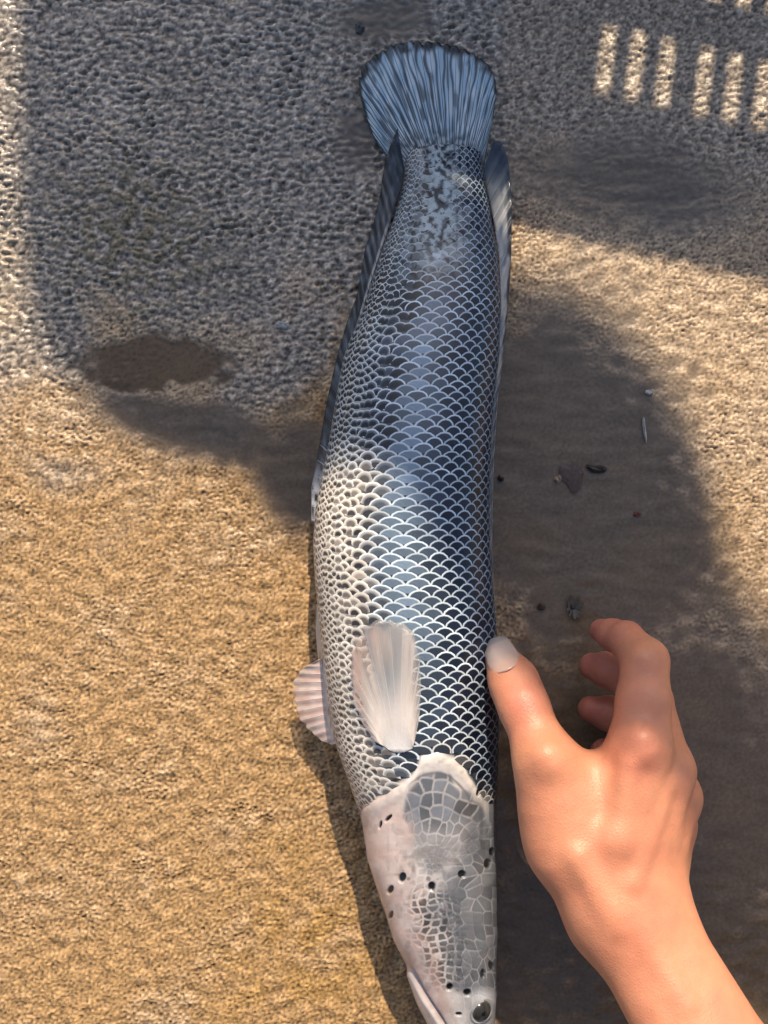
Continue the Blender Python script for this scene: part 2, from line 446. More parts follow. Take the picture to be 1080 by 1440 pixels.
def fish_patterns(px, py):
    """colour and relief of the bare skin of head and body, in places measured on the photograph"""
    n1 = vnoise(px / 40, py / 40, 1); n2 = vnoise(px / 14, py / 14, 2); n3 = vnoise(px / 5, py / 5, 3)
    xr = (px - np.interp(py, _yy, _L)) / (np.interp(py, _yy, _R) - np.interp(py, _yy, _L))
    gb = np.interp(px, GX, GY)
    hd = py - gb                                  # >0 on the head
    head = sstep(-7, 3, hd + 8 * (n2 - .5))
    # --- head ground colour: pinkish white cheek to grey crown
    white = mix([.66, .52, .46], [.60, .56, .545], sstep(.15, .5, xr)) * (.86 + .28 * vnoise(px / 22, py / 26, 14))[..., None]
    grey = np.array([.11, .122, .148]) * np.ones(px.shape + (1,))
    crown = sstep(.40, .68, xr + .22 * (n1 - .5) + .10 * (n2 - .5)) * sstep(1170, 1235, py + 40 * sstep(.7, .85, xr)) * (1 - .55 * sstep(1385, 1410, py))
    rd = np.hypot((px - 611) / 50, (py - 1146) / 58)
    opc = 1 - sstep(.84, 1.16, rd + .42 * (n2 - .5) + .2 * (n1 - .5) + .25 * sstep(595, 560, px) - .5 * sstep(640, 665, px) * sstep(1120, 1150, py))
    haze_ = sstep(1135, 1195, py + 14 * (n1 - .5))
    c = mix(white, grey, np.clip(.66 * crown + .55 * opc * (1 - .6 * haze_), 0, 1))
    side = sstep(.80, .92, xr) * (1 - sstep(1195, 1215, py))
    c = mix(c, mix([.30, .32, .35], [.10, .115, .14], sstep(.35, .65, vnoise(px / 4.2, py / 26, 18))), side * .85)
    # mosaic of plates: large on the gill cover and crown, small on the cheek
    w1 = vnoise(px / 26, py / 26, 91); w2 = vnoise(px / 26, py / 26, 92); fade = sstep(.25, .6, vnoise(px / 19, py / 19, 93))
    wx = px + 9 * (w1 - .5) + 3 * (n2 - .5); wy = py + 9 * (w2 - .5) + 3 * (n1 - .5)
    pr = np.hypot(wx - 606, (wy - 1235) * .9); pa = np.arctan2(wx - 606, 1235 - wy)
    f1, e1, id1 = voronoi(pr / 15.5, pa * 7.0, 3, .5)                    # rows that follow the rounded gill cover
    f2, e2, id2 = voronoi(wx / 11 + .25 * np.sin(wy / 9), wy / 9.5, 5, .5)
    wxr = xr + .10 * (w1 - .5)
    f3, e3, id3 = voronoi(wxr * 11.5, wy / 17 + .6 * wxr, 8, .62)
    cell1 = sstep(.04, .11, e1); cell2 = sstep(.08, .19, e2 + .08 * (n3 - .5)); cell3 = sstep(.025, .08, e3)
    dk1 = mix([.06, .065, .075], [.17, .185, .215], id1)
    c = mix(c, dk1, (cell1 * .6 + .4 * (1 - (1 - cell1) * fade)) * opc * (.92 - .62 * haze_))
    bridge = np.exp(-(((px - 622) / 46) ** 2 + ((py - 1218) / 24) ** 2))
    c = mix(c, mix([.10, .10, .105], [.24, .235, .235], id2), cell2 * bridge * .6 * sstep(.2, .5, n2))
    mid = sstep(.14, .30, xr + .16 * (n1 - .5)) * (1 - sstep(.58, .80, xr + .1 * (n2 - .5))) * sstep(1232, 1266, py + 20 * (n1 - .5)) * (1 - sstep(1372, 1400, py))
    c = mix(c, mix([.028, .027, .028], [.15, .145, .145], id2), cell2 * mid * sstep(.22, .42, .75 * id2 + .4 * n2))
    c = mix(c, mix([.065, .072, .088], [.16, .17, .19], id3), (1 - (1 - cell3) * fade) * crown * .80)
    c = mix(c, [.34, .36, .40], (1 - cell3) * fade * crown * .28)
    spk = sstep(.72, .86, vnoise(px / 7, py / 6, 16)) * sstep(1205, 1230, py) * (1 - sstep(1400, 1420, py)) * sstep(.12, .25, xr) * (1 - sstep(.5, .6, xr))
    c = mix(c, [.16, .14, .14], spk * .7)
    eyew = np.exp(-(((px - 678) / 17) ** 2 + ((py - 1402) / 9) ** 2))
    c = mix(c, [.62, .63, .66], eyew * .85)
    chk = (1 - sstep(.30, .45, xr + .1 * (n1 - .5))) * sstep(1125, 1160, py)
    c = mix(c, [.50, .34, .29], chk * sstep(.45, .8, vnoise(px / 17, py / 30, 101)) * .55)
    c = mix(c, [.34, .28, .26], chk * sstep(.60, .78, vnoise(px / 6, py / 9, 102)) * .45)
    c = mix(c, [.74, .66, .62], chk * sstep(.6, .85, vnoise(px / 12, py / 20, 103)) * .5)
    # pale rim of the gill cover and faint chin marks
    rim = np.exp(-((hd - 9) / (6.0 + 4 * n1)) ** 2) * (.35 + .5 * n2 + .45 * np.exp(-((px - 635) / 32) ** 2)) * sstep(500, 545, px) * (1 - sstep(676, 690, px))
    c = mix(c, [.66, .60, .55], np.clip(rim, 0, 1) * .9)
    c = mix(c, [.40, .36, .33], np.clip(rim, 0, 1) * sstep(.5, .75, vnoise(px / 6, py / 5, 104)) * .55)
    oarc = np.exp(-((rd - 1.02 + .05 * (n2 - .5)) / .035) ** 2) * (1 - sstep(1120, 1165, py)) * sstep(565, 585, px)
    c = mix(c, [.07, .065, .065], oarc * .75 * (.5 + .7 * n2))
    arcs = sstep(.55, .8, vnoise(px / 15, py / 5, 11)) * np.exp(-(((px - 605) / 45) ** 2 + ((py - 1200) / 16) ** 2))
    c = mix(c, [.22, .20, .19], arcs * .7)
    cheek = (1 - sstep(.18, .34, xr)) * sstep(1110, 1180, py)
    c = mix(c, [.70, .52, .47], cheek * .55 * n1)
    c = mix(c, [.30, .26, .25], cheek * sstep(.70, .85, n2) * .5 * sstep(1240, 1300, py))
    lip = sstep(-2, 10, (py - 1362) - 1.7 * (px - 578)) * sstep(1358, 1372, py)
    c = mix(c, [.74, .66, .62], lip * .9)
    crease = np.exp(-(((py - 1362) - 1.7 * (px - 578)) / 5.0) ** 2) * sstep(1350, 1368, py)
    c = mix(c, [.30, .24, .23], crease * .6)
    under = sstep(.0, .05, .04 - xr)
    # --- body skin beneath the scales
    bd = mix([.50, .45, .40], [.035, .043, .055], sstep(.05, .32, xr))
    col = mix(bd, c, head)
    pore = np.zeros(px.shape)
    for (x, y, rx, ry, rot) in PORES:
        cr, sr = math.cos(rot), math.sin(rot)
        u = ((px - x) * cr + (py - y) * sr) / rx; v = (-(px - x) * sr + (py - y) * cr) / ry
        pore = np.maximum(pore, 1 - sstep(.7, 1.1, np.hypot(u, v)))
    col = mix(col, [.008, .008, .009], pore)
    col = col * (0.93 + .14 * n3)[..., None]
    relief = head * (.00012 * cell1 * opc + .00012 * cell2 * mid + .00014 * cell3 * crown + .0009 * np.exp(-((hd - 11) / 12.0) ** 2) * sstep(500, 560, px) * (1 - sstep(670, 690, px)) + .0012 * (1 - sstep(.4, 1.35, rd))) - .0012 * pore - .0013 * crease
    relief += head * .0009 * (n1 - .5) + head * .0002 * (n2 - .5) - .0009 * np.exp(-((hd + 5) / 5.0) ** 2) * sstep(480, 530, px) * (1 - sstep(680, 696, px))
    relief += .0016 * lip
    return col, relief

def build_fish():
    root = bpy.data.objects.new("snakehead_fish", None); COL.objects.link(root)
    tag(root, "long dark snakehead fish with net-like pale scale edges lying on wet concrete", "fish")
    inv = lambda P: P
    skin = col_mat("fish_skin", rough=.26, spec=.5, coat=.35, bump=.25, bscale=700, sub=.08, subr=(.004,), rough_noise=.15)
    # body: one continuous skin
    nth = 230
    pys = np.concatenate([np.arange(190, 1050, 2.6), np.arange(1050, 1490, 1.25), np.arange(1490, 1510.1, .8)])
    ths = np.concatenate([np.linspace(-.12, math.pi + .12, 371), np.linspace(math.pi + .12, 2 * math.pi - .12, 61)[1:-1]])
    nth = len(ths)
    PYg, TH = np.meshgrid(pys, ths, indexing='ij')
    P = surf(PYg, TH); Nn = surf_n(PYg, TH)
    px, py = to_px(P)
    c, rel = fish_patterns(px, py)
    top = sstep(-.25, .1, np.sin(TH))
    c = mix(mix([.60, .54, .50], [.05, .055, .07], sstep(-.2, .6, np.cos(TH))), c, top)
    P = P + Nn * (rel * top)[..., None]
    P[..., 2] = np.maximum(P[..., 2], .0006)
    V = P.reshape(-1, 3); F = grid_faces(len(pys), nth, True)
    n = len(V)
    ends = np.array([P[0].mean(0), P[-1].mean(0)])
    V = np.vstack([V, ends]); C = np.vstack([c.reshape(-1, 3), c[0].mean(0), c[-1].mean(0)])
    j = np.arange(nth); j2 = (j + 1) % nth
    capa = np.stack([np.full(nth, n), j2, j, j], -1); capb = np.stack([np.full(nth, n + 1), n - nth + j, n - nth + j2, n - nth + j2], -1)
    faces = [tuple(f) for f in F.tolist()] + [tuple(f[:3]) for f in capa.tolist()] + [tuple(f[:3]) for f in capb.tolist()]
    me = bpy.data.meshes.new("body"); me.from_pydata(V.tolist(), [], faces); me.update()
    me.polygons.foreach_set("use_smooth", [True] * len(me.polygons))
    a = me.color_attributes.new("Col", 'FLOAT_COLOR', 'POINT'); c4 = np.ones((len(V), 4), np.float32); c4[:, :3] = C
    a.data.foreach_set("color", c4.ravel())
    body = link("body", me, skin, root)

    # ---------------- scales: overlapping shields, free edge towards the tail
    scale_m = col_mat("fish_scale", rough=.27, spec=.42, coat=.15, bump=.12, bscale=1500, rough_noise=.13)
    na = 9
    phi = np.radians(np.linspace(-108, 108, na)); rad = np.array([.50, .80, .885, 1.0])
    tl = [(0., -.15)]
    for r in rad:
        tl += [(r * math.sin(p), -.15 * (1 - r) + r * math.cos(p)) for p in phi]
    tl = np.array(tl); rr = np.concatenate([[0.], np.repeat(rad, na)])
    tf = [(0, 1 + i + 1, 1 + i) for i in range(na - 1)]
    tq = [(1 + k * na + i, 1 + k * na + i + 1, 1 + (k + 1) * na + i + 1, 1 + (k + 1) * na + i) for k in range(3) for i in range(na - 1)]
    tfaces = tf + tq
    # columns of scales round the body
    ugrid = np.cumsum(1 / np.interp(_yy, [200, 300, 480, 700, 1000, 1150], [10.5, 12.5, 15.5, 16.2, 16.5, 13.0]))
    thc = []; t = math.radians(-16); j = 0
    while t < math.radians(206):
        pitch = np.interp(math.degrees(t), [-20, 20, 60, 110, 126, 150, 210], [6.6, 6.6, 6.6, 6.6, 5.0, 3.9, 4.2])
        thc.append((t, math.radians(pitch), j)); t += math.radians(pitch); j += 1
    S = []
    r = np.random.default_rng(5)
    for (t, pit, j) in thc:
        dens = float(np.interp(math.degrees(t), [0, 108, 128, 150, 210], [1, 1, .74, .58, .58]))
        u = (.5 if j % 2 else 0) * dens + .3 + (r.random() * dens if dens < .99 else 0)
        while u < ugrid[-1]:
            y = float(np.interp(u, ugrid, _yy))
            S.append((y, t, pit, dens)); u += dens
    S = np.array(S)
    S = S[(S[:, 0] > 203) & (S[:, 0] < 1180)]
    P0 = surf(S[:, 0], S[:, 1]); spx, spy = to_px(P0)
    gb = np.interp(spx, GX, GY)
    keep = spy < gb - 1 - 10 * r.random(len(spy)) + 34 * r.random(len(spy)) ** 2.2 * (1 - sstep(555, 590, spx)) + 20 * r.random(len(spy)) ** 2 * sstep(660, 680, spx)
    S_head = None
    S = S[keep]; spx = spx[keep]; spy = spy[keep]; ns = len(S)
    jit = r.normal(0, 1, (ns, 4))
    xr = (spx - np.interp(spy, _yy, _L)) / (np.interp(spy, _yy, _R) - np.interp(spy, _yy, _L))
    low = np.sin(S[:, 1]) < -.02
    n1 = vnoise(spx / 45, spy / 60, 21); n2 = vnoise(spx / 16, spy / 16, 22); rnd = r.random(ns)
    # centre colours
    cen = mix([.034, .046, .068], [.006, .010, .022], sstep(.56, .84, xr))
    cen = mix(cen, [.16, .215, .28], np.exp(-((xr - .50) / .115) ** 2) * sstep(380, 480, spy) * (1 - sstep(900, 1000, spy)))  # pale blue sky reflection painted along the middle of the flank
    blot = sstep(.30, .5, .45 * n1 + .25 * n2 + .3 * rnd) * (1 - sstep(.36, .46, xr)) * sstep(300, 400, spy) * (1 - sstep(640, 720, spy))
    cen = mix(cen, [.010, .012, .016], blot * .9)
    cream = (1 - sstep(.20, .42, xr + .14 * (n1 - .5))) * sstep(610, 700, spy)
    cen = mix(cen, mix([.05, .042, .036], [.26, .22, .185], rnd ** 1.5), cream * .95)
    patch = np.exp(-(((xr - .45) / .24) ** 2)) * (1 - sstep(330, 420, spy))
    cen = mix(cen, mix([.012, .014, .018], [.40, .47, .51], (sstep(.46, .56, .45 * n2 + .55 * rnd))), patch * .95)
    rimc = mix([.50, .59, .67], [.26, .33, .42], sstep(.7, .98, xr))
    rimc = mix(rimc, [.86, .78, .68], cream)
    pale = (1 - sstep(.15, .42, xr)) * (1 - cream)
    rimc = mix(rimc, [.58, .60, .61], pale * .8)
    rimc = mix(rimc, [.30, .34, .38], patch * .7)
    rimc = mix(rimc, [.66, .73, .77], sstep(700, 850, spy) * (1 - cream) * (1 - sstep(.75, .95, xr)) * .8)
    nearh = sstep(26, -6, gb[keep] - spy)
    cen = mix(cen, [.20, .195, .19], nearh * .6 * rnd); rimc = mix(rimc, [.60, .57, .54], nearh)
    cen = cen * np.exp(.26 * jit[:, :1]); rimc = rimc * np.exp(.12 * jit[:, 1:2])
    cen[low] = mix(cen[low], [.4, .36, .32], .3); 
    # geometry
    ds = np.gradient(_yy, ugrid); dsl = np.interp(S[:, 0], _yy, ds) * S[:, 3]
    hw = S[:, 2] * 1.06 * (1 + .05 * jit[:, 2]); ln = dsl * .70 * (1 + .06 * jit[:, 3])
    ty = S[:, 0, None] - tl[None, :, 1] * ln[:, None] + jit[:, 2:3] * .5
    tt = S[:, 1, None] + tl[None, :, 0] * hw[:, None]
    size = np.clip(dsl / 16, .45, 1.1)[:, None]
    lift = (-.00012 + .00042 * (tl[None, :, 1] + .3) + .00016 * (1 - rr[None, :] ** 2)) * size
    lift = lift + (r.random((ns, 1)) - .5) * .00012
    SP = surf(ty, tt) + surf_n(ty, tt) * lift[..., None]
    SP[..., 2] = np.maximum(SP[..., 2], .0004)
    rimw = sstep(.80, .86, rr)[None, :] + 0 * SP[..., 0]
    thick = np.clip(.85 * cream + .35 * pale * sstep(420, 480, spy), 0, 1)
    rimw[:, 1 + na:1 + 2 * na] = thick[:, None]
    streak = 1 + .10 * np.sin(np.arange(len(tl)) * 2.4)[None, :]
    vpx, vpy = to_px(SP)
    spk = sstep(.42, .56, vnoise(vpx / 4.2, vpy / 5.2, 95) * .75 + .25 * vnoise(vpx / 15, vpy / 15, 96))
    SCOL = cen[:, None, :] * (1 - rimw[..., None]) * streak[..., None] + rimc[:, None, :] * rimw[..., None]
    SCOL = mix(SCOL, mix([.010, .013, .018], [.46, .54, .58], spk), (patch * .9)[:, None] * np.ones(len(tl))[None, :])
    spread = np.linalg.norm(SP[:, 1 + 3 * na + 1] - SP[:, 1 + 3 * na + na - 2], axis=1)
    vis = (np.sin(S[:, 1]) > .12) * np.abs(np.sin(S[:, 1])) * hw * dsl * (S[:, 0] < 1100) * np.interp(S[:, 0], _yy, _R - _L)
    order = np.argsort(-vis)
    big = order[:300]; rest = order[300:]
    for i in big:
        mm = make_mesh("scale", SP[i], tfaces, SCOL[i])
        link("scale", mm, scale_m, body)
    nv = len(tl)
    V = SP[rest].reshape(-1, 3); Cc = SCOL[rest].reshape(-1, 3)
    off = (np.arange(len(rest)) * nv)[:, None, None]
    Fq = (np.array(tq)[None] + off).reshape(-1, 4); Ft = (np.array(tf)[None] + off).reshape(-1, 3)
    me = bpy.data.meshes.new("scales"); me.from_pydata(V.tolist(), [], Fq.tolist() + Ft.tolist()); me.update()
    me.polygons.foreach_set("use_smooth", [True] * len(me.polygons))
    a = me.color_attributes.new("Col", 'FLOAT_COLOR', 'POINT'); c4 = np.ones((len(V), 4), np.float32); c4[:, :3] = Cc
    a.data.foreach_set("color", c4.ravel())
    sc = link("scales", me, scale_m, body); sc["kind"] = "stuff"

    # ---------------- fins: membrane + rays
    fin_m = col_mat("fin_membrane", rough=.28, spec=.5, coat=.3, bump=.3, bscale=600, trans=.18, rough_noise=.15)
    ray_m = col_mat("fin_ray", rough=.3, spec=.5, coat=.2)
    def resample(pts, n):
        p = np.array(pts, float); d = np.concatenate([[0], np.cumsum(np.linalg.norm(np.diff(p[:, :2], axis=0), axis=1))])
        q = np.linspace(0, d[-1], n)
        out = np.stack([np.interp(q, d, p[:, i]) for i in range(p.shape[1])], 1)
        return out
    def fin(name, base, edge, nray, colour, raycol, zfun=None, nu=90, nv=26, rr=.00035, thick=.0007, wav=.0006, label=None, fray=.0, rays=True, rlen=.97, alphaf=None):
        B = resample(base, nu); E = resample(edge, nu)
        for A in (B, E):
            for c in range(3):
                A[:, c] = smooth1(A[:, c], 2)
        u = np.linspace(0, 1, nu)[:, None]; v = np.linspace(0, 1, nv)[None, :]
        G = B[:, None, :] * (1 - v[..., None]) + E[:, None, :] * v[..., None]
        ph = u * nray * 2 * np.pi
        if fray:   # notched margin between rays
            G = G + (E - B)[:, None, :] * (-(fray * (.5 - .5 * np.cos(ph)) * v ** 6))[..., None] * (.2 + 1.9 * vnoise(u * nray * 1.7, u * 0, 5) ** 2)[..., None]
        z = G[..., 2] + wav * np.cos(ph) * (.3 + .7 * v)
        if zfun is not None:
            z = zfun(G[..., 0], G[..., 1], z, u, v)
        W = unproj(G[..., 0], G[..., 1], z)
        colr = colour(u + 0 * v, v + 0 * u, ph + 0 * v, G[..., 0], G[..., 1])
        Nrm = np.array([0, 0, 1.0])
        bot = W - np.array([0, 0, thick])
        Vv = np.vstack([W.reshape(-1, 3), bot.reshape(-1, 3)])
        F1 = grid_faces(nu, nv); n = nu * nv
        F2 = F1[:, ::-1] + n
        ring = np.concatenate([np.arange(nv), np.arange(1, nu) * nv + nv - 1, (nu - 1) * nv + np.arange(nv - 2, -1, -1), np.arange(nu - 2, 0, -1) * nv])
        r2 = np.roll(ring, -1)
        F3 = np.stack([ring, ring + n, r2 + n, r2], -1)
        me = make_mesh(name, Vv, np.vstack([F1, F2, F3]), np.vstack([colr.reshape(-1, 3)] * 2), alpha=None if alphaf is None else np.concatenate([alphaf(u + 0 * v, v + 0 * u).ravel()] * 2))
        o = link(name, me, fin_m if alphaf is None else thin_m, root)
        if label: o["label"] = label
        if rays:
            for k in range(nray + 1):
                uu = min(max(k / nray, .004), .996) * (nu - 1); i0 = int(min(uu, nu - 2)); f = uu - i0
                line = W[i0] * (1 - f) + W[i0 + 1] * f
                m = int(nv * rlen); line = line[:m]
                side = (W[i0 + 1] - W[i0]); sd = side / (np.linalg.norm(side, axis=1, keepdims=True) + 1e-9)
                sd = sd[:m]; up = np.array([0, 0, 1.])
                ts = np.linspace(1, .35, m)[:, None] * rr
                ringv = [line + sd * ts, line + (sd * .6 + up * .75) * ts, line + (-sd * .6 + up * .75) * ts, line - sd * ts, line - up * ts * .4]
                Vr = np.stack(ringv, 1).reshape(-1, 3)
                Fr = grid_faces(m, 5, True)
                rc = raycol(k / nray, np.linspace(0, 1, m))
                mm = make_mesh("fin_ray", Vr, Fr, np.repeat(rc, 5, axis=0))
                link("fin_ray", mm, ray_m, o)
        return o

    thin_m = col_mat("thin_fin_membrane", rough=.3, spec=.5, coat=.2, bump=.3, bscale=600, rough_noise=.15, alpha=True)
    # caudal fin
    def cc(u, v, ph, px, py):
        n = vnoise(px / 6, py / 22, 31); nn = vnoise(px / 9, py / 9, 32)
        c = mix([.50, .68, .80], [.74, .86, .92], sstep(.2, .8, n))
        streak = sstep(.06, .34, .5 + .5 * np.cos(ph + 3.4 * (vnoise(v * 6, u * 24, 6) - .5)) + .25 * (vnoise(v * 9, u * 40, 7) - .5))
        c = mix(c, [.025, .04, .06], (1 - streak) * .85)
        c = mix(c, [.05, .07, .09], sstep(.58, .78, vnoise(u * 75, v * 7, 33)) * .75 * (1 - .6 * sstep(.55, .8, u)))
        c = mix(c, mix([.02, .025, .03], [.50, .56, .58], sstep(.42, .58, vnoise(px / 5, py / 5, 35))), sstep(.36, .16, v + .12 * (nn - .5)) * .9)
        c = mix(c, [.025, .03, .035], sstep(.90, .98, v + .10 * (nn - .5)))
        c = mix(c, [.03, .04, .055], sstep(.035, .0, np.minimum(u, 1 - u)))
        return c
    def ccr(k, v):
        c = np.tile([.06, .085, .12], (len(v), 1)); return mix(c, [.02, .024, .03], sstep(.85, .97, v))
    fin("caudal_fin", [(566, 250, .0045), (578, 242, .0055), (600, 238, .006), (625, 236, .006), (650, 238, .006), (667, 242, .0055), (678, 250, .0045)],
        [(529, 200, .004), (513, 163, .004), (505, 130, .004), (504, 104, .0045), (512, 90, .005), (530, 74, .0055), (552, 63, .006), (579, 57, .006), (610, 58, .006), (638, 63, .006),
         (665, 73, .006), (685, 88, .006), (696, 106, .006), (699, 126, .006), (695, 155, .005), (690, 182, .005)],
        30, cc, ccr, nu=300, nv=44, fray=.022, wav=.00035, label="rounded blue-grey tail fin with dark rays and dark margin", rr=.00028)

    # anal fin (belly side), dark blade laid back along the edge
    def ac(u, v, ph, px, py):
        n = vnoise(px / 4, py / 14, 41)
        c = mix([.025, .032, .045], [.10, .125, .16], sstep(.5, .85, n))
        c = mix(c, [.62, .62, .62], sstep(.16, .04, v) * sstep(.12, .2, u) * sstep(.62, .5, u))
        c = mix(c, [.55, .55, .56], sstep(.80, .95, u) * sstep(.3, .5, n))
        c = mix(c, [.015, .018, .025], sstep(.86, .97, v) * (1 - sstep(.8, .95, u)))
        return c
    def acr(k, v):
        return np.tile([.03, .038, .05] if k < .8 else [.4, .4, .42], (len(v), 1))
    fin("anal_fin", [(569, 240, .012), (566, 262, .014), (556, 290, .016), (541, 335, .018), (520, 400, .022), (505, 450, .024), (490, 500, .026), (476, 567, .027), (468, 620, .028), (458, 670, .028), (447, 735, .028)],
        [(559, 180, .018), (549, 204, .016), (541, 228, .014), (535, 269, .012), (526, 310, .012), (513, 352, .013), (501, 419, .016), (487, 455, .018), (474, 500, .020), (459, 567, .022), (449, 627, .022), (438, 685, .022), (438, 733, .024)],
        26, ac, acr, nu=160, nv=12, wav=.0007, label="long dark anal fin folded back along the belly edge", rr=.0004)

    # dorsal fin (back side)
    def dc(u, v, ph, px, py):
        n = vnoise(px / 5, py / 16, 51)
        c = mix([.55, .52, .48], [.26, .29, .33], sstep(.4, .75, n))
        c = mix(c, [.04, .045, .055], sstep(.55, .9, v + .45 * (n - .5)) * (1 - .0 * u))
        c = mix(c, [.05, .07, .10], sstep(.16, .06, u) * .9)
        c = mix(c, [.10, .12, .15], sstep(.32, .6, u) * .6)
        c = mix(c, [.50, .50, .50], sstep(.8, .95, v) * sstep(.4, .55, u) * .7)
        return c
    def dcr(k, v):
        c = np.tile([.50, .48, .45], (len(v), 1)) if .10 < k < .45 else np.tile([.06, .07, .09], (len(v), 1))
        return mix(c, [.03, .035, .045], sstep(.55, .9, v))
    fin("dorsal_fin", [(680, 238, .012), (685, 266, .014), (694, 308, .016), (702, 363, .019), (705, 427, .023), (702, 500, .026), (694, 567, .028), (690, 633, .030), (688, 700, .031), (688, 767, .031), (691, 833, .031), (696, 890, .031)],
        [(694, 197, .020), (706, 201, .019), (715, 226, .016), (720, 282, .014), (719, 363, .016), (715, 427, .019), (708, 500, .022), (700, 560, .024), (695, 633, .026), (693, 700, .027), (692, 767, .027), (695, 833, .027), (699, 888, .028)],
        28, dc, dcr, nu=170, nv=12, wav=.0008, label="narrow dorsal fin with cream base and dark streaks", rr=.0004)

    # pectoral fin lying on the flank
    def zp(px, py, z, u, v):
        th = np.full(px.shape, math.pi / 2)
        zz = np.full(px.shape, .06)
        for _ in range(12):   # height of the flank below the pixel
            f = K * (H - zz) / H
            X = (px - 540) * f; Yv = (720 - py) * f
            pyl = py
            for _k in range(3):
                xc, a, Y, b, zc = station(pyl); pyl = pyl + (Y - Yv) / K * .95
            q = np.clip(np.abs((X - xc) / a), 0, .999)
            zz = zc + b * (1 - q ** 2.25) ** (1 / 2.25)
        return zz + .0008 + .0010 * sstep(0, .25, v) + .0016 * sstep(.45, .05, u) * sstep(.1, .4, v) + .0007 * np.sin(np.pi * np.clip(u, 0, 1)) * sstep(0, .4, v) + .00016 * (vnoise(u * 44, v * 1.5, 63) - .5) * sstep(.25, .6, v) * 2 + .0003 * v
    def pc(u, v, ph, px, py):
        n = vnoise(px / 3.2, py / 20, 61)
        c = mix([.66, .56, .50], [.72, .66, .62], n)
        c = mix(c, [.68, .46, .38], sstep(.55, .9, v) * (1 - sstep(.35, .6, u)) * .7)
        g = np.exp(-(((px - 548) / 17) ** 2 + ((py - 955) / 45) ** 2))
        c = mix(c, [.30, .32, .34], g * .8)
        streak = sstep(.25, .6, vnoise(u * 52, v * 1.3, 67))
        c = mix(c, c * .55, (1 - streak) * sstep(.25, .7, v) * .55)
        c = mix(c, [.30, .31, .33], sstep(.62, .8, vnoise(u * 46, v * 3, 65)) * sstep(.35, .8, v) * .6)
        c = mix(c, [.16, .18, .20], sstep(.90, 1., v) * sstep(.35, .6, vnoise(u * 30, v * 2, 66)) * .6)
        c = mix(c, [.75, .72, .70], sstep(.25, .05, v))
        c = mix(c, [.08, .09, .11], sstep(.985, 1.0, u) * .7)
        return c
    def pcr(k, v):
        return mix(np.tile([.70, .66, .62], (len(v), 1)), [.52, .44, .40], sstep(.3, 1, v))
    fin("pectoral_fin", [(541, 1050, .06), (547, 1055, .06), (556, 1058, .06), (568, 1058, .06), (580, 1053, .06)],
        [(526, 1042, .06), (508, 1015, .06), (496, 985, .06), (493, 950, .06), (495, 915, .06), (500, 893, .06), (512, 880, .06), (532, 871, .06), (556, 871, .06), (573, 879, .06), (584, 894, .06),
         (591, 917, .06), (593, 956, .06), (591, 995, .06), (588, 1020, .06), (584, 1040, .06)],
        21, pc, pcr, zfun=zp, nu=240, nv=36, wav=0, fray=.03, rr=.00011, alphaf=lambda u, v: 1 - sstep(.25, .85, v) * (.35 + .45 * sstep(.35, .65, vnoise(u * 52, v * 1.3, 67))) - .25 * sstep(.93, 1, v), label="pinkish white pectoral fin spread flat on the flank")

    # pelvic fins on the belly edge
    def vc(u, v, ph, px, py):
        n = vnoise(px / 8, py / 4, 71)
        c = mix([.72, .58, .52], [.66, .46, .40], sstep(.3, .8, n))
        st = .5 + .5 * np.cos(ph)
        return mix(c, c * .66, (1 - sstep(.1, .6, st)) * .6)
    def vcr(k, v):
        return np.tile([.74, .64, .58], (len(v), 1))
    fin("pelvic_fin", [(452, 926, .030), (457, 955, .028), (463, 990, .027), (470, 1020, .027), (473, 1046, .028)],
        [(443, 930, .030), (425, 940, .026), (411, 960, .022), (413, 985, .020), (421, 1012, .019), (432, 1025, .019), (452, 1042, .021), (466, 1047, .025)],
        11, vc, vcr, nu=110, nv=20, wav=.00028, fray=.06, rr=.0002, alphaf=lambda u, v: 1 - .45 * sstep(.3, .9, v), label="pink pelvic fin sticking out from the belly")
    def vc2(u, v, ph, px, py):
        n = vnoise(px / 3, py / 20, 73)
        return mix([.62, .56, .48], [.16, .13, .11], sstep(.5, .75, n))
    fin("pelvic_fin", [(450, 850, .034), (457, 890, .036), (462, 950, .036), (470, 1040, .034)],
        [(443, 850, .028), (444, 890, .026), (448, 935, .024), (458, 1010, .024), (468, 1044, .030)], 6, vc2, vcr, nu=60, nv=10, rays=False,
        label="pale pelvic fin folded flat along the belly edge")

    # eye
    ep = (676, 1421)
    zz = zp(np.array([float(ep[0])]), np.array([float(ep[1])]), 0, np.array([0.]), np.array([0.]))[0]
    c0 = unproj(*ep, zz - .0022)
    def dome(name, r, hgt, colr, mat, par, seg=28, ringn=10, rim=None, dz=0, flat=1.0):
        V, Cl = [], []
        nrm = np.array([.42, -.12, .9]); nrm /= np.linalg.norm(nrm)
        t1 = np.cross(nrm, [0, 1, 0]); t1 /= np.linalg.norm(t1); t2 = np.cross(nrm, t1)
        for i in range(ringn + 1):
            a = i / ringn * math.pi / 2
            for k in range(seg):
                p = 2 * math.pi * k / seg
                d = r * math.sin(a); V.append(c0 + (t1 * math.cos(p) + t2 * math.sin(p) * flat) * d + nrm * (hgt * math.cos(a) + dz))
                Cl.append(colr(i / ringn))
        me = make_mesh(name, np.array(V), grid_faces(ringn + 1, seg, True), np.array(Cl))
        return link(name, me, mat, par)
    em = col_mat("fish_eye", rough=.16, spec=.4, coat=.1)
    eye = dome("eye", .0052, .0034, lambda q: np.array([.03, .028, .026]) if q < .62 else (np.array([.045, .043, .042]) if q < .8 else np.array([.05, .05, .052])), em, root)
    dome("pupil", .0026, .0037, lambda q: np.array([.004, .004, .005]), em, eye, dz=.0001)
    # raised pale eyelid rim
    V, Cl = [], []
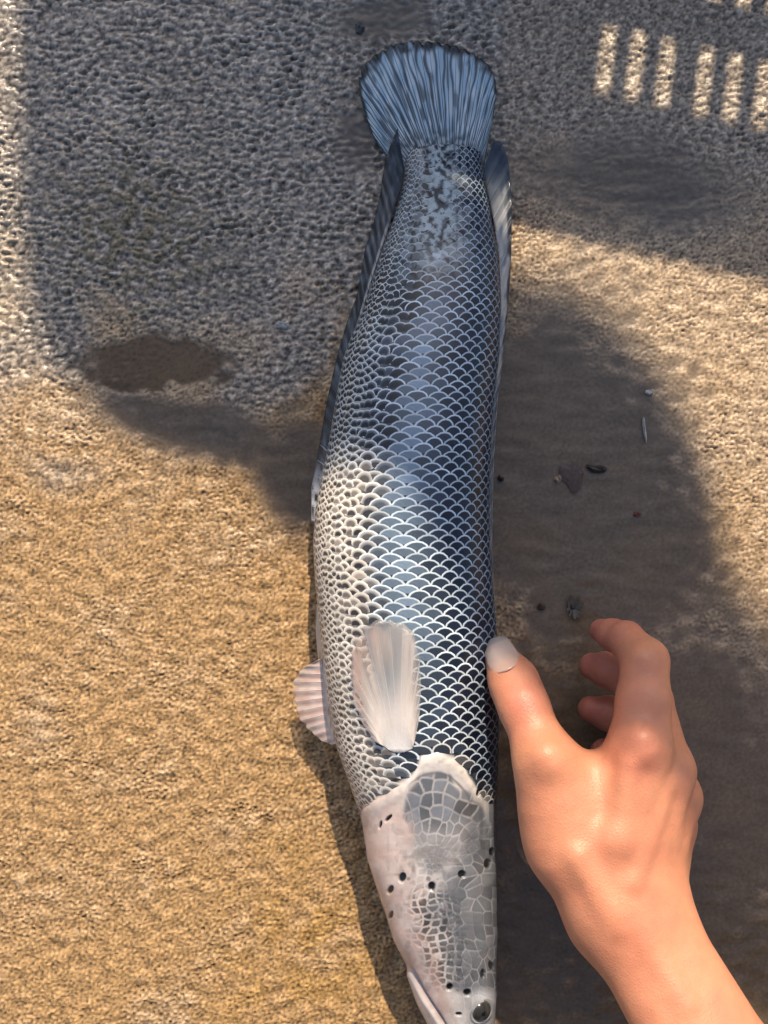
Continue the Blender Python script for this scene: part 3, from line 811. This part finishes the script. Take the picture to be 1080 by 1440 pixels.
    nrm = np.array([.42, -.12, .9]); nrm /= np.linalg.norm(nrm); t1 = np.cross(nrm, [0, 1, 0]); t1 /= np.linalg.norm(t1); t2 = np.cross(nrm, t1)
    for k in range(32):
        p = 2 * math.pi * k / 32; d = t1 * math.cos(p) + t2 * math.sin(p)
        for m in range(8):
            q = 2 * math.pi * m / 8
            V.append(c0 + d * (.0055 + .0009 * math.cos(q)) + nrm * (.0004 + .0008 * math.sin(q))); Cl.append([.20 + .2 * max(0, math.sin(p)), .20 + .2 * max(0, math.sin(p)), .21 + .2 * max(0, math.sin(p))])
    V = np.array(V); F = np.array([((k * 8 + m), (k * 8 + (m + 1) % 8), (((k + 1) % 32) * 8 + (m + 1) % 8), (((k + 1) % 32) * 8 + m)) for k in range(32) for m in range(8)])
    link("eyelid", make_mesh("eyelid", V, F, np.array(Cl)), skin, eye)
    return root
fish = build_fish()

# ------------------------------------------------------------------ the hand
def surface_nets(D, origin, h):
    s = D < 0
    nx, ny, nz = D.shape
    corners = [(i, j, k) for i in (0, 1) for j in (0, 1) for k in (0, 1)]
    cnt = np.zeros((nx - 1, ny - 1, nz - 1), np.int8)
    for (i, j, k) in corners:
        cnt += s[i:nx - 1 + i, j:ny - 1 + j, k:nz - 1 + k]
    act = (cnt > 0) & (cnt < 8)
    idx = np.full(act.shape, -1, np.int64); cells = np.argwhere(act); idx[act] = np.arange(len(cells))
    acc = np.zeros((len(cells), 3)); num = np.zeros(len(cells))
    for a in corners:
        for b in corners:
            if sum(b) - sum(a) == 1 and all(q >= p for p, q in zip(a, b)):
                A = D[cells[:, 0] + a[0], cells[:, 1] + a[1], cells[:, 2] + a[2]]
                B = D[cells[:, 0] + b[0], cells[:, 1] + b[1], cells[:, 2] + b[2]]
                m = (A < 0) != (B < 0)
                t = np.where(m, A / np.where(m, A - B, 1), 0)
                p = np.array(a)[None] + t[:, None] * (np.array(b) - np.array(a))[None]
                acc += np.where(m[:, None], p, 0); num += m
    V = (cells + acc / num[:, None]) * h + np.array(origin)
    faces = []
    for ax in range(3):
        u, v = (ax + 1) % 3, (ax + 2) % 3
        sl0 = [slice(None)] * 3; sl1 = [slice(None)] * 3
        sl0[ax] = slice(0, -1); sl1[ax] = slice(1, None)
        a = s[tuple(sl0)]; b = s[tuple(sl1)]
        e = np.argwhere(a != b)
        e = e[(e[:, u] > 0) & (e[:, v] > 0) & (e[:, u] < D.shape[u] - 1) & (e[:, v] < D.shape[v] - 1)]
        inside = a[e[:, 0], e[:, 1], e[:, 2]]
        def cell(du, dv):
            c = e.copy(); c[:, u] -= du; c[:, v] -= dv
            return idx[c[:, 0], c[:, 1], c[:, 2]]
        q = np.stack([cell(1, 1), cell(0, 1), cell(0, 0), cell(1, 0)], -1)
        q[~inside] = q[~inside][:, ::-1]
        faces.append(q)
    return V, np.vstack(faces)

def hp(px, py, z):
    return unproj(float(px), float(py), float(z))

def cone(Pts, a, b, ra, rb):
    ba = b - a
    t = np.clip(((Pts - a) @ ba) / (ba @ ba), 0, 1)
    q = Pts - a - t[..., None] * ba
    return np.sqrt((q * q).sum(-1)) - (ra + (rb - ra) * t)

def smin(a, b, k):
    h = np.clip(.5 + .5 * (b - a) / k, 0, 1)
    return b * (1 - h) + a * h - k * h * (1 - h)

def R(rpx, z):
    return rpx * K * (H - z) / H

def chain(Pts, pts, k):
    d = None
    for (p, q) in zip(pts[:-1], pts[1:]):
        c = cone(Pts, hp(*p[:3]), hp(*q[:3]), R(p[3], p[2]), R(q[3], q[2]))
        d = c if d is None else smin(d, c, k)
    return d

THUMB = [(803, 1195, .080, 54), (768, 1072, .079, 42), (735, 990, .069, 32), (722, 958, .061, 31), (705, 926, .053, 23)]
INDEX = [(900, 1052, .082, 44), (905, 985, .078, 38), (907, 930, .070, 33), (880, 899, .054, 25), (862, 893, .045, 22), (846, 887, .038, 17)]
MIDDLE = [(932, 1085, .070, 42), (912, 985, .046, 33), (880, 950, .030, 28), (855, 942, .025, 25), (833, 937, .021, 19)]
RING = [(944, 1122, .056, 40), (925, 1042, .029, 31), (880, 1010, .018, 27), (855, 1003, .0155, 24), (830, 997, .0145, 18)]
LITTLE = [(940, 1160, .042, 36), (915, 1095, .018, 28), (880, 1066, .0135, 24), (850, 1058, .012, 20)]

def hand_sdf(Pts):
    mm = .001
    palm = None
    for a, b in ((((858, 1262, .087, 46), (900, 1052, .082, 42))), (((882, 1268, .084, 46), (934, 1085, .070, 42))),
                 (((902, 1275, .078, 44), (944, 1122, .056, 40))), (((918, 1285, .070, 42), (940, 1160, .042, 37)))):
        c = cone(Pts, hp(*a[:3]), hp(*b[:3]), R(a[3], a[2]), R(b[3], b[2]))
        palm = c if palm is None else smin(palm, c, 9 * mm)
    th = chain(Pts, [(850, 1285, .080, 50)] + THUMB, 7 * mm)
    web = cone(Pts, hp(790, 1120, .074), hp(868, 1100, .070), R(44, .074), R(48, .07))
    thenar = cone(Pts, hp(800, 1160, .068), hp(855, 1180, .058), R(58, .068), R(56, .058))
    arm = None
    for a, b in ((((870, 1300, .084, 52), (1012, 1560, .112, 58))), (((918, 1290, .080, 50), (1070, 1540, .108, 56))),
                 (((1012, 1560, .112, 58), (1270, 2060, .165, 92))), (((1070, 1540, .108, 56), (1320, 2030, .16, 92)))):
        c = cone(Pts, hp(*a[:3]), hp(*b[:3]), R(a[3], a[2]), R(b[3], b[2]))
        arm = c if arm is None else smin(arm, c, 16 * mm)
    d = smin(palm, thenar, 12 * mm)
    d = smin(d, web, 15 * mm)
    d = smin(d, th, 14 * mm)
    d = smin(d, arm, 16 * mm)
    f = None
    for ch in (INDEX, MIDDLE, RING, LITTLE):
        c = chain(Pts, ch, 2.5 * mm)
        f = c if f is None else smin(f, c, .8 * mm)
    d = smin(d, f, 5 * mm)
    # tendons, bone ends and veins just under the skin
    for (a, b, ra, rb, k) in (((812, 1205, .0968), (868, 1300, .0995), 9, 9, 7), ((868, 1178, .0955), (885, 1075, .0945), 7, 8, 7),
                              ((900, 1310, .0995), (960, 1410, .1085), 10, 10, 7), ((768, 1062, .0905), (772, 1070, .0905), 12, 12, 10),
                              ((862, 1180, .0945), (876, 1182, .0945), 13, 13, 10), ((903, 1040, .0945), (905, 1052, .0945), 14, 14, 8),
                              ((905, 925, .0785), (907, 932, .0785), 12, 12, 6), ((890, 1240, .0985), (935, 1105, .085), 7, 7, 6)):
        c = cone(Pts, hp(*a), hp(*b), R(ra, .095), R(rb, .095))
        d = smin(d, c, k * mm)
    return d

def build_hand():
    root = bpy.data.objects.new("person", None); COL.objects.link(root)
    tag(root, "person's bare right hand and forearm, thumb pressed on the fish's back, fingers curled", "person")
    h = .0014
    lo = np.array([.035, -.46, .0015]); hi = np.array([.275, -.03, .205])
    n = np.ceil((hi - lo) / h).astype(int)
    q = 5
    nc = n // q + 2
    axc = [lo[i] + h * q * np.arange(nc[i]) for i in range(3)]
    Dc = hand_sdf(np.stack(np.meshgrid(*axc, indexing='ij'), -1)).astype(np.float32)
    near_c = np.abs(Dc) < h * q * 2.0
    ii = [np.minimum((np.arange(n[i]) + q // 2) // q, nc[i] - 1) for i in range(3)]
    D = Dc[np.ix_(*ii)]
    cells = np.argwhere(near_c[np.ix_(*ii)])
    D[cells[:, 0], cells[:, 1], cells[:, 2]] = hand_sdf(lo + cells * h)
    V, F = surface_nets(D, lo, h)
    # project onto the smooth surface, then colour
    for _ in range(2):
        d0 = hand_sdf(V); e = .0004
        g = np.stack([hand_sdf(V + np.eye(3)[i] * e) - d0 for i in range(3)], -1) / e
        V = V - np.clip(d0, -.001, .001)[:, None] * g / ((g * g).sum(-1, keepdims=True) + 1e-6)
    px, py = to_px(V)
    base = np.array([.62, .255, .145])
    nz = vnoise(px / 28, py / 28, 81); n2 = vnoise(px / 9, py / 9, 82)
    C = mix(base * np.array([.95, .86, .86]), base * np.array([1.05, 1.10, 1.06]), .5 * nz + .5 * vnoise(px / 60, py / 60, 84))
    def near(p, r):
        q = np.linalg.norm(V - hp(*p), axis=1); return np.exp(-(q / r) ** 2)
    red = np.zeros(len(V))
    for ch in (INDEX, MIDDLE, RING, LITTLE):
        red = np.maximum(red, near(ch[-1][:3], .013)); red = np.maximum(red, .7 * near(ch[-3][:3], .012))
    red = np.maximum(red, .6 * near((735, 985, .083), .010)); red = np.maximum(red, .35 * near((905, 1045, .10), .014))
    C = mix(C, [.56, .165, .125], red * .85)
    C = C * (.97 + .06 * n2)[:, None]
    # wrinkles over thumb joint
    m, nt, b = mat_new("skin")
    at = N(nt, "ShaderNodeAttribute", attribute_name="Col"); tc = N(nt, "ShaderNodeTexCoord")
    v1 = N(nt, "ShaderNodeTexVoronoi"); v1.inputs["Scale"].default_value = 700; v1.feature = 'DISTANCE_TO_EDGE'
    n1 = N(nt, "ShaderNodeTexNoise"); n1.inputs["Scale"].default_value = 240; n1.inputs["Detail"].default_value = 6
    ncol = N(nt, "ShaderNodeTexNoise"); ncol.inputs["Scale"].default_value = 120; ncol.inputs["Detail"].default_value = 5
    for q in (v1, n1, ncol):
        nt.links.new(tc.outputs["Object"], q.inputs["Vector"])
    mr = N(nt, "ShaderNodeMapRange"); mr.inputs[1].default_value = .3; mr.inputs[2].default_value = .7; mr.inputs[3].default_value = .93; mr.inputs[4].default_value = 1.07
    nt.links.new(ncol.outputs[0], mr.inputs[0])
    sc = N(nt, "ShaderNodeVectorMath", operation='SCALE'); nt.links.new(at.outputs["Color"], sc.inputs[0]); nt.links.new(mr.outputs[0], sc.inputs["Scale"])
    nt.links.new(sc.outputs[0], b.inputs["Base Color"])
    ad = N(nt, "ShaderNodeMath", operation='ADD'); nt.links.new(v1.outputs[0], ad.inputs[0]); nt.links.new(n1.outputs[0], ad.inputs[1])
    bp = N(nt, "ShaderNodeBump"); bp.inputs["Strength"].default_value = .35; bp.inputs["Distance"].default_value = .0005
    nt.links.new(ad.outputs[0], bp.inputs["Height"]); nt.links.new(bp.outputs[0], b.inputs["Normal"])
    b.inputs["Roughness"].default_value = .46; b.inputs["Specular IOR Level"].default_value = .45
    b.inputs["Subsurface Weight"].default_value = .22; b.inputs["Subsurface Radius"].default_value = (1, .35, .2); b.inputs["Subsurface Scale"].default_value = .004
    me = make_mesh("arm_and_hand", V, F, C)
    link("arm_and_hand", me, m, root)
    # the crouching body the arm belongs to, below the picture
    def blob_part(name, cones, mat, k=.03, hh=.013):
        P = np.array([c[:3] for c in cones] + [c[3:6] for c in cones])
        l, u2 = P.min(0) - .22, P.max(0) + .22
        l[2] = max(l[2], .004 - hh)
        nn = np.ceil((u2 - l) / hh).astype(int)
        g = l + hh * np.stack(np.meshgrid(*[np.arange(x) for x in nn], indexing='ij'), -1)
        d = None
        for c in cones:
            e = cone(g, np.array(c[:3]), np.array(c[3:6]), c[6], c[7]); d = e if d is None else smin(d, e, k)
        d = np.maximum(d, .004 - g[..., 2])
        v, f = surface_nets(d, l, hh)
        link(name, make_mesh(name, v, f), mat, root)
    shirt = plain_mat("dark_shirt", (.045, .05, .065), .85, .2, 25); trousers = plain_mat("trousers", (.05, .055, .07), .85, .2, 25)
    hair = plain_mat("hair", (.015, .012, .010), .5, .3, 80)
    blob_part("shirt", [(-.14, -.70, .52, .18, -.70, .52, .085, .085), (-.08, -.76, .44, .12, -.76, .44, .12, .12), (.02, -.80, .40, .02, -.92, .26, .15, .15),
                        (.20, -.69, .50, .225, -.42, .22, .066, .054), (-.16, -.69, .50, -.26, -.56, .34, .066, .05), (-.26, -.56, .34, -.17, -.46, .46, .05, .04)], shirt)
    blob_part("trousers", [(-.08, -.95, .22, .12, -.95, .22, .13, .13), (.12, -.93, .22, .34, -.44, .40, .09, .075), (.34, -.44, .40, .32, -.60, .06, .07, .055),
                           (-.08, -.93, .22, -.16, -.46, .36, .09, .075), (-.16, -.46, .36, -.15, -.62, .06, .07, .055), (.32, -.60, .05, .32, -.47, .04, .05, .04), (-.15, -.62, .05, -.15, -.49, .04, .05, .04)], trousers)
    blob_part("head", [(.02, -.70, .58, .02, -.64, .66, .055, .055), (.02, -.62, .70, .02, -.58, .76, .078, .088)], m, hh=.009)
    blob_part("hair", [(.02, -.65, .72, .02, -.60, .80, .085, .092)], hair, hh=.01)
    # nails: curved plates on the skin
    nail_m = col_mat("nail", rough=.28, spec=.5, coat=.3, sub=.1, subr=(.002,))
    def ray_top(px, py, z0, z1):
        zs = np.linspace(z1, z0, 160)
        out = np.zeros(px.shape)
        P = unproj(px[..., None] + 0 * zs, py[..., None] + 0 * zs, zs + 0 * px[..., None])
        d = hand_sdf(P) < 0
        i = d.argmax(-1); ok = d.any(-1)
        return np.where(ok, zs[i], np.nan)
    def nail(cx, cy, dirx, diry, hl, hw, z0, z1, tipcol, label, over=.0006):
        nu, nv = 17, 17
        L = math.hypot(dirx, diry); dx, dy = dirx / L, diry / L
        u = np.linspace(-1, 1, nu)[:, None]; v = np.linspace(-1, 1, nv)[None, :]
        wid = np.sqrt(np.clip(1 - np.abs(v) ** 5 * .35, 0, 1)) * (1 - .13 * v)
        X = cx + dx * hl * (v - .16 * (u ** 2) * np.sign(v) * np.abs(v)) + (-dy) * hw * u * wid
        Yy = cy + dy * hl * (v - .16 * (u ** 2) * np.sign(v) * np.abs(v)) + dx * hw * u * wid
        z = ray_top(X, Yy, z0, z1)
        zm = np.nanmedian(z)
        # fit a smooth quadratic so that the nail stays a stiff plate
        ok = ~np.isnan(z)
        U = (u + 0 * v)[ok]; Vv = (v + 0 * u)[ok]
        A = np.stack([np.ones_like(U), U, Vv, U * U, Vv * Vv, U * Vv], 1)
        co = np.linalg.lstsq(A, z[ok], rcond=None)[0]
        Ua, Va = u + 0 * v, v + 0 * u
        zf = co[0] + co[1] * Ua + co[2] * Va + co[3] * Ua ** 2 + co[4] * Va ** 2 + co[5] * Ua * Va
        zf = np.where(ok, np.maximum(zf, np.where(ok, z, 0) + .0001), zf) + over * (.25 + .75 * sstep(-1, 0, Va)) * (1 - .6 * Ua ** 4)
        P = unproj(X, Yy, zf)
        c = mix([.58, .36, .28], [.60, .45, .38], sstep(-.9, .3, Va)); c = mix(c, tipcol, sstep(.62, .8, Va))
        c = mix(c, [.62, .36, .28], sstep(-.86, -1.0, Va) * .7)
        n = nu * nv
        F1 = grid_faces(nu, nv)
        ring = np.concatenate([np.arange(nv), np.arange(1, nu) * nv + nv - 1, (nu - 1) * nv + np.arange(nv - 2, -1, -1), np.arange(nu - 2, 0, -1) * nv]); r2 = np.roll(ring, -1)
        F3 = np.stack([ring, ring + n, r2 + n, r2], -1)
        V2 = np.vstack([P.reshape(-1, 3), P.reshape(-1, 3) - [0, 0, .0008]])
        o = link("nail", make_mesh("nail", V2, np.vstack([F1, F1[:, ::-1] + n, F3]), np.vstack([c.reshape(-1, 3)] * 2)), nail_m, root)
        o["label"] = label
    nail(704, 920, -.42, -.9, 25, 22, .04, .11, [.36, .33, .31], "long pale thumbnail")
    return root
hand = build_hand()

# ------------------------------------------------------------------ small litter on the wet concrete
def chip(name, px, py, lx, ly, lz, rot, color, label, cat, seed, rough=.5):
    r = np.random.default_rng(seed)
    n = 10
    a = np.linspace(0, 2 * np.pi, n, endpoint=False)
    rad = 1 + .28 * r.standard_normal(n).clip(-1.2, 1.2)
    V, F = [], []
    for zi, s in ((0.0, .9), (.5, 1.0), (1.0, .62)):
        for i in range(n):
            V.append((math.cos(a[i]) * rad[i] * lx * K / 2 * s, math.sin(a[i]) * rad[i] * ly * K / 2 * s, lz * zi * (1 + .3 * math.sin(a[i] * 2 + seed))))
    for k in (0, 1):
        F += [[k * n + i, k * n + (i + 1) % n, (k + 1) * n + (i + 1) % n, (k + 1) * n + i] for i in range(n)]
    F += [list(range(n - 1, -1, -1)), list(range(2 * n, 3 * n))]
    o = link(name, make_mesh(name, V, F, smooth=False), plain_mat(name + "_surface", color, rough, .3, 900))
    x, y = toground(px, py); o.location = (x, y, .0001); o.rotation_euler = (0, 0, rot)
    tag(o, label, cat)
    return o
chip("leaf_scrap", 838, 659, 28, 11, .0022, -.15, (.03, .025, .02), "small black curled leaf scrap on the wet patch beside the fish", "leaf", 1)
chip("leaf_stain_scrap", 806, 668, 30, 44, .0006, .2, (.075, .05, .038), "flat reddish brown leaf scrap next to the black curled one", "leaf", 2)
chip("seed", 703, 673, 8, 11, .0022, .3, (.04, .03, .025), "tiny dark seed close to the fish's back", "seed", 3, .3)
chip("pebble", 506, 41, 15, 14, .0030, .6, (.10, .10, .10), "small dark pebble beyond the tail fin", "pebble", 4, .3)
chip("twig", 906, 604, 5, 34, .0016, .05, (.42, .40, .36), "short pale upright-lying twig on the wet patch", "twig", 5)
chip("grit_grain", 913, 551, 10, 7, .0016, .2, (.55, .52, .46), "white grit grain near the pale twig", "grit", 6)
chip("shell_fragment", 398, 457, 24, 11, .0012, -.4, (.30, .30, .29), "whitish shell fragment between the puddle and the fish", "shell", 7)
chip("red_fragment", 895, 722, 12, 8, .0014, .3, (.16, .05, .035), "reddish brown fragment in the smooth wet patch", "fragment", 8)
chip("stone_chip", 785, 673, 12, 10, .0016, .8, (.30, .22, .16), "tan stone chip beside the reddish leaf scrap", "stone", 9)
chip("bark_flake", 762, 852, 14, 10, .0016, .1, (.07, .045, .03), "brown bark flake above the curled index finger", "bark", 10)

def flower_head():
    root = bpy.data.objects.new("dried_flower_head", None); COL.objects.link(root)
    x, y = toground(805, 853); root.location = (x, y, .0001)
    pm = plain_mat("dried_petal", (.085, .075, .065), .6, .3, 600); cm = plain_mat("dried_core", (.05, .04, .035), .7, .3, 600)
    n = 12
    V = []; F = []
    prof = [(0, .0), (.55, .1), (1, .45), (.95, .8), (.5, 1)]
    for k in range(n):
        a = 2 * math.pi * k / n + .2 * math.sin(k * 5)
        L = (.0036 + .0018 * math.sin(k * 7.1)); w = .0007 + .0003 * math.cos(k * 4.3)
        Vp = []
        for (wf, t) in prof:
            for s in (-1, 1):
                lx, ly = t * L + .0009, s * wf * w
                Vp.append((lx * math.cos(a) - ly * math.sin(a), lx * math.sin(a) + ly * math.cos(a), .0008 + .0012 * t + .0003 * abs(s)))
        top = np.array(Vp); bot = top - [0, 0, .0005]
        VV = np.vstack([top, bot]); m = len(top)
        FF = [[2 * i, 2 * i + 2, 2 * i + 3, 2 * i + 1] for i in range(len(prof) - 1)]
        FF += [[m + 2 * i + 1, m + 2 * i + 3, m + 2 * i + 2, m + 2 * i] for i in range(len(prof) - 1)]
        FF += [[2 * i, m + 2 * i, m + 2 * i + 2, 2 * i + 2] for i in range(len(prof) - 1)] + [[2 * i + 1, 2 * i + 3, m + 2 * i + 3, m + 2 * i + 1] for i in range(len(prof) - 1)]
        link("petal", make_mesh("petal", VV, FF, smooth=False), pm, root)
    a = np.linspace(0, 2 * np.pi, 10, endpoint=False)
    V = [(.0014 * s * math.cos(t), .0014 * s * math.sin(t), z) for s, z in ((1, 0), (1.1, .0012), (.5, .0022)) for t in a]
    F = [[k * 10 + i, k * 10 + (i + 1) % 10, k * 10 + 10 + (i + 1) % 10, k * 10 + 10 + i] for k in (0, 1) for i in range(10)] + [list(range(20, 30))]
    link("core", make_mesh("core", V, F, smooth=False), cm, root)
    tag(root, "small dried grey flower head lying above the curled index finger", "flower")
flower_head()
